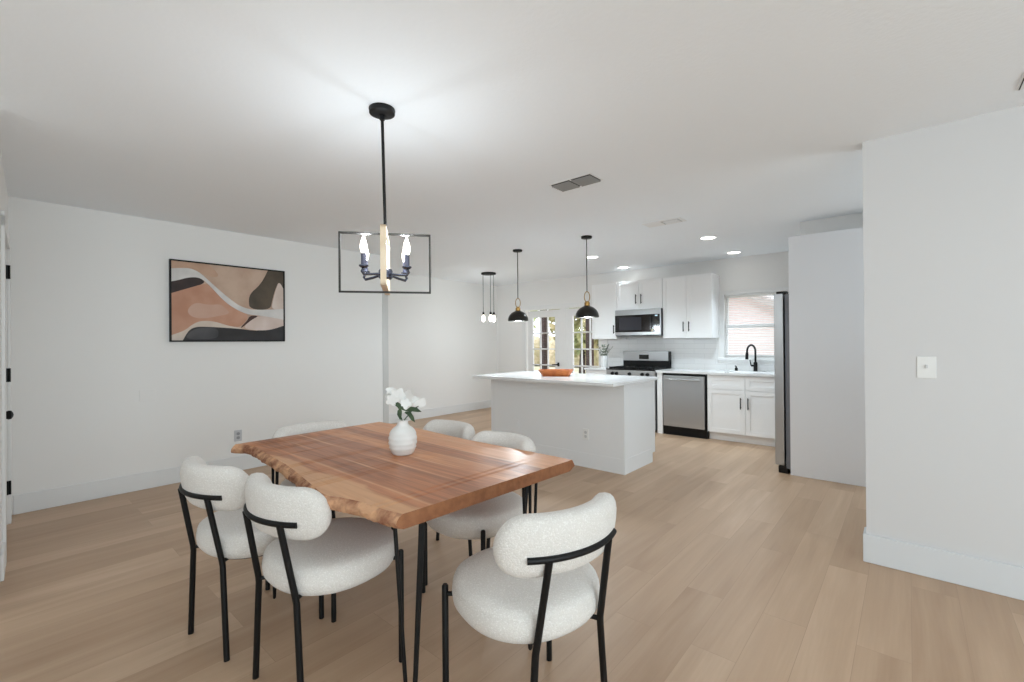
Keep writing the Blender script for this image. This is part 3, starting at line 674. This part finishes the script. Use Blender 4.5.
MB().tube([W(0, 0, -.02), W(.0, .0, .10), W(-.02, .01, .17), W(-.055, .02, .225)], .0028, 6).tube([W(0, 0, 0), W(.01, 0, .12), W(.05, .01, .17), W(.09, .0, .19)], .0028, 6).build('stem', LEAF, fl)
def leaf_mesh(pts, wd):
    m = MB(); b = m.bm; prev = None; n = len(pts)
    side = (pts[-1]-pts[0]).cross(fw).normalized()
    for i, p in enumerate(pts):
        w_ = wd*math.sin(PI*(.06+.94*i/(n-1)))**.8 if i < n-1 else .0005
        cur = [b.verts.new(p-side*w_), b.verts.new(p+Vector((0, 0, -.2*w_))), b.verts.new(p+side*w_)]
        if prev:
            for k in (0, 1): b.faces.new((prev[k], prev[k+1], cur[k+1], cur[k]))
        prev = cur
    return m
for pts in ([W(.02, -.01, .165), W(-.005, -.02, .185), W(-.03, -.02, .205), W(-.045, -.02, .215)], [W(.02, -.01, .165), W(.045, -.02, .175), W(.075, -.02, .170), W(.098, -.02, .160)],
            [W(.01, 0, .155), W(.035, -.02, .155), W(.055, -.03, .130), W(.068, -.03, .110)], [W(-.012, 0, .12), W(-.014, -.01, .145), W(-.012, -.01, .165), W(-.010, -.01, .18)]):
    leaf_mesh(pts, .0125).build('leaf', LEAF, fl)
rnd = random.Random(11)
for (a, d, z) in ((-.058, .0, .255), (-.035, -.01, .235), (-.07, .01, .225), (-.01, .0, .235), (.015, .01, .215), (.035, -.01, .235), (.055, .0, .21), (.02, -.02, .195), (.085, .0, .195), (-.045, -.02, .215)):
    m = MB(); b = m.bm; p = W(a, d, z+.006); n_ = 5
    nrm = (-fw*.7+Vector((rnd.uniform(-.6, .6), rnd.uniform(-.6, .6), rnd.uniform(-.2, .8)))).normalized(); u = nrm.orthogonal().normalized(); v = nrm.cross(u)
    for k in range(n_):
        an = 2*PI*k/n_+rnd.uniform(-.2, .2); dr = u*math.cos(an)+v*math.sin(an); sd_ = u*-math.sin(an)+v*math.cos(an); L_ = rnd.uniform(.024, .038)
        q = [p, p+dr*L_*.45+sd_*L_*.38+nrm*.006, p+dr*L_*.85+sd_*L_*.25+nrm*.004, p+dr*L_+nrm*.001, p+dr*L_*.85-sd_*L_*.25+nrm*.004, p+dr*L_*.45-sd_*L_*.38+nrm*.006]
        b.faces.new([b.verts.new(x_) for x_ in q])
    m.build('blossom', PETAL, fl)

# ------------------------------------------------------------------ painting
S = {'ribbon':[(0.0,.899),(.091,.918),(.158,.922),(.227,.878),(.298,.787),(.385,.674),(.475,.568),(.567,.472),(.664,.431),(.779,.431),(1.,.46),(1.,.301),(.865,.333),(.746,.351),(.648,.359),(.567,.401),(.475,.476),(.399,.573),(.327,.69),(.269,.773),(.213,.817),(.13,.803),(.063,.763),(0.,.735)],
'wedge':[(0.,.735),(.063,.763),(.13,.803),(.213,.821),(.284,.753),(.143,.673),(0.,.59)],
'terra':[(0.,.59),(.143,.673),(.284,.753),(.327,.69),(.399,.573),(.475,.476),(.567,.401),(.664,.353),(.583,.173),(.458,.194),(.354,.247),(.239,.254),(.169,.208),(.101,.118),(0.,.062)],
'patch':[(.297,.463),(.399,.488),(.444,.428),(.489,.362),(.369,.321),(.253,.281),(.156,.299),(.116,.383),(.184,.497)],
'cream':[(0.,.068),(.101,.123),(.169,.212),(.239,.259),(.354,.251),(.458,.199),(.583,.173),(.583,.155),(.398,.169),(.296,.173),(.197,.171),(.135,.129),(.087,0.),(0.,0.)],
'black':[(.087,0.),(.135,.135),(.197,.179),(.296,.178),(.398,.173),(.583,.159),(.712,.133),(.864,.149),(1.,.219),(1.,0.)],
'slate':[(.1,.01),(.141,.113),(.203,.158),(.295,.167),(.375,.155),(.383,.071),(.353,.019)],
'brown':[(.663,.347),(.755,.347),(.679,.288),(.59,.172),(.574,.178),(.639,.274)],
'blush':[(.59,.167),(.679,.288),(.755,.351),(.865,.333),(1.,.301),(1.,.214),(.864,.149),(.745,.138)],
'leaf':[(.841,1.),(.947,1.),(1.,1.),(1.,.742),(.955,.863),(.92,.759),(.883,.581),(.865,.438),(.664,.431),(.651,.562),(.672,.659),(.748,.763),(.798,.867)],
'petal':[(.955,.863),(1.,.754),(1.,.458),(.874,.44),(.892,.582),(.92,.733)],
'sand':[(0.,1.),(.299,1.),(.4,.859),(.327,.826),(.227,.882),(.158,.922),(0.,.899)]}
PC = {'bg':((204,178,158),(188,158,138)),'sand':((188,152,128),(200,166,142)),'terra':((188,138,112),(202,156,132)),'patch':((206,170,152),(200,160,140)),'wedge':((44,34,34),(66,48,44)),
'ribbon':((232,228,224),(205,202,200)),'cream':((220,206,194),(206,190,176)),'black':((40,38,40),(52,50,52)),'slate':((58,58,62),(80,78,80)),'brown':((82,52,46),(66,40,36)),'blush':((220,204,196),(206,186,176)),'leaf':((66,58,48),(92,80,66)),'petal':((206,186,174),(220,206,196))}
pa = thing('wall_painting', 'framed abstract painting of flowing tan, white and black shapes on the left wall', 'painting', (XL, 1.107, 1.343))
PW, PH = 1.047, .783
order = ['bg', 'sand', 'terra', 'patch', 'cream', 'black', 'slate', 'blush', 'brown', 'wedge', 'leaf', 'petal', 'ribbon']
mats = [mat('paint_'+k, PC[k][0], .6, mottled=(PC[k][1], 5.), bump=(40, .2, .003)) for k in order]
def smooth(pts, it=2):
    for _ in range(it):
        o_ = []
        for i, p in enumerate(pts):
            q = pts[(i+1) % len(pts)]
            onb = lambda r: r[0] <= 0 or r[0] >= 1 or r[1] <= 0 or r[1] >= 1
            o_ += ([p] if onb(p) else [(.75*p[0]+.25*q[0], .75*p[1]+.25*q[1])]); o_ += ([] if onb(q) and onb(p) else [(.25*p[0]+.75*q[0], .25*p[1]+.75*q[1])] if not onb(q) else [])
        pts = o_
    return pts
m = MB(); m.box(.004, .024, .012, PW-.012, .012, PH-.012, mi=0)
for i, k in enumerate(order[1:], 1):
    m.poly([(.0242+.00025*i, .012+u_*(PW-.024), .012+v_*(PH-.024)) for u_, v_ in smooth(S[k])], i)
m.build('canvas', mats, pa, smooth=False)
m = MB(); fb = .013
m.box(.0, .034, 0, fb, 0, PH, .001); m.box(.0, .034, PW-fb, PW, 0, PH, .001); m.box(.0, .034, fb, PW-fb, 0, fb, .001); m.box(.0, .034, fb, PW-fb, PH-fb, PH, .001)
m.build('frame', BLACK, pa)

# ------------------------------------------------------------------ ceiling lights and vents
ch = thing('chandelier', 'four candle chandelier in crossed black and pale wood rectangular frames above the table', 'chandelier', (-1.967, 1.284, C))
MB().lathe([(0, 0), (.062, 0), (.064, -.006), (.062, -.024), (.05, -.030), (.012, -.032), (0, -.032)], n=36).build('canopy', BLACK, ch)
rr_ = Vector((RR.x, RR.y, 0)).normalized(); ff_ = Vector((fw.x, fw.y, 0)).normalized()
cx = rr_*.012                                   # the rod hangs a touch off plumb
MB().tube([(0, 0, -.03), cx+Vector((0, 0, -.62))], .0075, 12).tube([(0, 0, -.03), (0, 0, -.055)], .013, 12).build('rod', BLACK, ch)
def flatframe(dirv, nrm, hw_, z0, z1, w_, tk):
    m = MB(); R3 = Matrix((dirv, nrm, Vector((0, 0, 1)))).transposed().to_4x4(); R3.translation = cx
    for a in ((-hw_, -hw_+tk, z0, z1), (hw_-tk, hw_, z0, z1), (-hw_, hw_, z0, z0+tk), (-hw_, hw_, z1-tk, z1)):
        m.box(a[0], a[1], -w_/2, w_/2, a[2], a[3], M=R3)
    return m
vr = Vector((-1.967+cx.x, 1.284+cx.y, 0)).normalized(); vp = Vector((vr.y, -vr.x, 0))    # the wood frame stands edge on to the dining room
th_ = math.radians(-4); d1 = (vp*math.cos(th_)+vr*math.sin(th_)); n1 = Vector((-d1.y, d1.x, 0))
flatframe(d1, n1, .221, -.918, -.620, .016, .0085).build('black_frame', mat('frame_black', (50, 48, 46), .4, .6), ch, smooth=False)
d2 = (vr+vp*.045).normalized(); n2 = Vector((-d2.y, d2.x, 0))
flatframe(d2, n2, .222, -.905, -.632, .026, .010).build('wood_frame', CREAMW, ch, smooth=False)
MB().lathe([(0, -.80), (.03, -.80), (.034, -.808), (.034, -.842), (.026, -.85), (0, -.852)], (cx.x, cx.y, 0), 24).tube([cx+Vector((0, 0, -.62)), cx+Vector((0, 0, -.81))], .006, 10).build('hub', CHROME, ch)
lightpos = []
for k in range(4):
    a = math.radians(45+90*k); dv = vp*math.cos(a)+vr*math.sin(a); p = cx+dv*.140
    ar = MB().tube([cx+dv*.03+Vector((0, 0, -.825)), cx+dv*.09+Vector((0, 0, -.835)), p+Vector((0, 0, -.840)), p+dv*.012+Vector((0, 0, -.828)), p+dv*.0+Vector((0, 0, -.808))], .0065, 10).build('arm', CHROME, ch)
    MB().lathe([(0, -.812), (.012, -.812), (.022, -.804), (.022, -.798), (0, -.798)], (p.x, p.y, 0), 20).build('candle_cup', CHROME, ar)
    MB().lathe([(0, -.798), (.0125, -.798), (.0125, -.742), (0, -.742)], (p.x, p.y, 0), 20).build('candle_sleeve', SLEEVE, ar)
    MB().lathe([(0, -.742), (.009, -.742), (.015, -.725), (.0165, -.708), (.012, -.685), (.004, -.664), (0, -.655)], (p.x, p.y, 0), 18).build('bulb', BULB, ar)
    lightpos.append(Vector((-1.967, 1.284, C))+p+Vector((0, 0, -.70)))

def pendant(loc, label):
    t = thing('pendant_lamp', label, 'pendant lamp', (loc[0], loc[1], C), 0, 'dome pendants over the island')
    MB().lathe([(0, 0), (.060, 0), (.060, -.018), (.055, -.022), (.010, -.024), (0, -.024)], n=32).build('canopy', BLACK, t)
    MB().tube([(0, 0, -.02), (0, 0, -.612)], .005, 10).build('rod', BLACKM, t)
    lp = [rr_*(.030*math.sin(2*PI*k/28))+Vector((0, 0, -.670+.058*math.cos(2*PI*k/28))) for k in range(28)]
    MB().tube(lp, .0045, 8, closed=True).build('link_ring', BRASS, t)
    MB().lathe([(0, -.718), (.020, -.718), (.022, -.728), (.030, -.733), (.030, -.768), (.040, -.774), (0, -.776)], n=28).build('socket_cap', BRASS, t)
    th0 = [(0.036+.0, -.768)]+[(.130*math.sin(a), -.893+.125*math.cos(a)) for a in [math.radians(18+72*k/14) for k in range(15)]]
    prof = th0+[(.1305, -.898), (.126, -.898)]+[(.125*math.sin(a), -.893+.118*math.cos(a)) for a in [math.radians(90-72*k/14) for k in range(15)]]
    MB().lathe(prof, n=44).build('dome_shade', BRONZE, t)
    MB().lathe([(0, -.795), (.014, -.80), (.03, -.83), (.032, -.85), (.02, -.874), (0, -.88)], n=20).build('bulb', BULB, t)
    return t
p0 = pendant((-3.712, 4.375), 'black dome pendant over the left end of the island')
dup(p0, (-2.679, 4.341, C), 0, 'black dome pendant over the right part of the island, the nearer one')

tr = thing('cluster_pendant', 'small black ceiling fixture with three hanging bare bulbs near the far corner', 'pendant lamp', (-5.293, 5.483, C))
MB().lathe([(0, 0), (.124, 0), (.124, -.022), (.116, -.026), (0, -.026)], n=40).build('canopy', BLACK, tr)
for (a, d) in ((-.092, -.01), (.032, -.05), (.082, .05)):
    p = rr_*a+ff_*d; rd = MB().tube([p+Vector((0, 0, -.02)), p+Vector((0, 0, -.66))], .004, 8).build('rod', BLACKM, tr)
    MB().lathe([(0, -.655), (.012, -.655), (.018, -.668), (.018, -.705), (0, -.706)], (p.x, p.y, 0), 16).build('socket', BLACKM, rd)
    MB().lathe([(0, -.706), (.012, -.708), (.024, -.735), (.030, -.765), (.027, -.790), (.014, -.812), (0, -.82)], (p.x, p.y, 0), 20).build('bulb', BULB, rd)

def downlight(x, y, label):
    t = thing('recessed_downlight', label, 'ceiling light', (x, y, C), 0, 'recessed lights in the kitchen ceiling')
    MB().lathe([(.075, .05), (.080, .05), (.080, .0), (.093, 0), (.092, -.004), (.078, -.006), (.075, -.003)], n=40).build('trim_ring', TRIM, t)
    MB().lathe([(0, -.0032), (.076, -.0032), (.076, .04), (0, .04)], n=40).build('lens', LENS, t)
    return t
d0 = downlight(-1.70, 5.34, 'round recessed light in the ceiling, the one nearest the refrigerator panel')
dup(d0, (-1.73, 6.46, C), 0, 'round recessed light in the ceiling above the sink side of the kitchen')
dup(d0, (-3.27, 5.44, C), 0, 'round recessed light in the ceiling just right of the nearer dome pendant')
dup(d0, (-3.37, 6.54, C), 0, 'round recessed light in the ceiling above the microwave')

SLOT = mat('vent_shadow', (44, 44, 44), .8); VENT = mat('vent_louver', (190, 190, 188), .5)
t = thing('ceiling_vent', 'grey louvered ceiling register in two halves over the dining area', 'vent', (-1.825, 2.815, C))
MB().box(-.178, .178, -.086, .086, -.003, 0).build('flange', TRIM, t, smooth=False)
for s in (-1, 1):
    m = MB(); x0, x1 = (s*.087-.079, s*.087+.079)
    m.box(x0, x1, -.078, .078, -.005, -.003, mi=0)
    for k in range(7):
        y = -.066+k*.022; m.box(x0, x1, -.0065, .0065, -.0008, .0008, mi=1, M=Matrix.Translation((0, y, -.012)) @ Matrix.Rotation(math.radians(-35), 4, 'X'))
    m.build('louver_panel', [SLOT, mat('vent_louver_grey', (150, 150, 148), .5)], t, smooth=False)
t = thing('ceiling_vent', 'white ceiling register between the dining vent and the recessed lights', 'vent', (-1.80, 4.35, C))
MB().box(-.19, .19, -.09, .09, -.004, 0, .001).build('flange', TRIM, t, smooth=False)
m = MB(); m.box(.0, .15, -.058, .058, -.006, -.004, mi=1)
for k in range(5): m.box(.004, .146, -.006+(-.044+k*.022), .006+(-.044+k*.022), -.0075, -.0058, mi=0)
m.box(-.15, -.01, -.055, .055, -.006, -.004, mi=0); m.box(-.012, -.004, -.06, .06, -.008, -.004, mi=1); m.box(.15, .158, -.06, .06, -.008, -.004, mi=1)
m.build('louver_panel', [TRIM, VENT], t, smooth=False)
t = thing('ceiling_vent', 'white ceiling register at the right edge above the light switch wall', 'vent', (.60, 3.07, C))
MB().box(-.21, .21, -.10, .10, -.006, 0, .002).build('flange', TRIM, t, smooth=False)
m = MB(); m.box(-.203, -.198, -.095, .095, -.007, -.005, mi=0)
for k in range(6): m.box(-.18, .18, -.074+k*.026, -.062+k*.026, -.0085, -.005, mi=1)
m.build('louver_panel', [SLOT, TRIM], t, smooth=False)

# ------------------------------------------------------------------ light
wd = bpy.data.worlds.new('sky'); scene.world = wd; wd.use_nodes = True
bg = wd.node_tree.nodes['Background']; bg.inputs['Color'].default_value = lin((236, 242, 250)); bg.inputs['Strength'].default_value = 2.8
def area(name, loc, rot, sx, sy, power, colr=(1, 1, 1)):
    l = bpy.data.lights.new(name, 'AREA'); l.shape = 'RECTANGLE'; l.size = sx; l.size_y = sy; l.energy = power; l.color = colr
    o = bpy.data.objects.new(name, l); o.location = loc; o.rotation_euler = rot; col.objects.link(o); return o
COOL = (.775, .92, 1.); WARM = (.84, .94, 1.)
area('rear_fill', (-2.0, Y0+.02, 1.3), (PI/2, 0, 0), 7.0, 2.0, 18, COOL)  # added fill panel before the solid rear wall, no window there
area('side_fill', (XR-.02, -.6, 1.3), (PI/2, 0, PI/2), 4.6, 2.0, 130, COOL)  # fill panel added on the solid side wall, unseen
area('hall_fill', (XR-.02, 4.32, 1.3), (PI/2, 0, PI/2), 1.4, 2.0, 12, COOL)  # added fill panel at the end of the unseen hall
# unseen fill lights added, aimed up to brighten the ceiling
area('bounce_hall', (1.3, 4.3, .9), (PI, 0, 0), .8, .8, 11, COOL)
area('bounce_left', (-2.7, -1.1, .9), (PI, 0, 0), 1.6, .8, 4, COOL)
for p in lightpos:
    l = bpy.data.lights.new('candle_glow', 'POINT'); l.energy = 2.7; l.color = WARM; l.shadow_soft_size = .018
    o = bpy.data.objects.new('candle_glow', l); o.location = p+Vector((0, 0, .053)); col.objects.link(o)
for (x, y, sz, en, nm) in ((-1.70, 5.34, 138, 60, 'downlight'), (-1.73, 6.46, 74, 60, 'backlight'), (-3.27, 5.44, 138, 60, 'downlight'), (-3.37, 6.54, 66, 34, 'backlight')):
    l = bpy.data.lights.new(nm, 'SPOT'); l.spot_size = math.radians(sz); l.spot_blend = .6 if sz > 100 else .9; l.shadow_soft_size = .07; l.energy = en; l.color = COOL
    o = bpy.data.objects.new(nm, l); o.location = (x, y, C-.012); col.objects.link(o)
for (x, y) in ((-3.712, 4.375), (-2.679, 4.341)):
    l = bpy.data.lights.new('pendant_glow', 'POINT'); l.energy = 20.0; l.color = WARM; l.shadow_soft_size = .03
    o = bpy.data.objects.new('pendant_glow', l); o.location = (x, y, C-.905); col.objects.link(o)
l = bpy.data.lights.new('cluster_glow', 'POINT'); l.energy = 7.5; l.color = WARM; l.shadow_soft_size = .06
o = bpy.data.objects.new('cluster_glow', l); o.location = (-5.293, 5.483, C-.88); col.objects.link(o)
scene.view_settings.view_transform = 'Standard'; scene.view_settings.look = 'None'; scene.view_settings.exposure = .09
scene.cycles.use_denoising = True; scene.cycles.max_bounces = 10; scene.cycles.diffuse_bounces = 6; scene.cycles.sample_clamp_indirect = 6
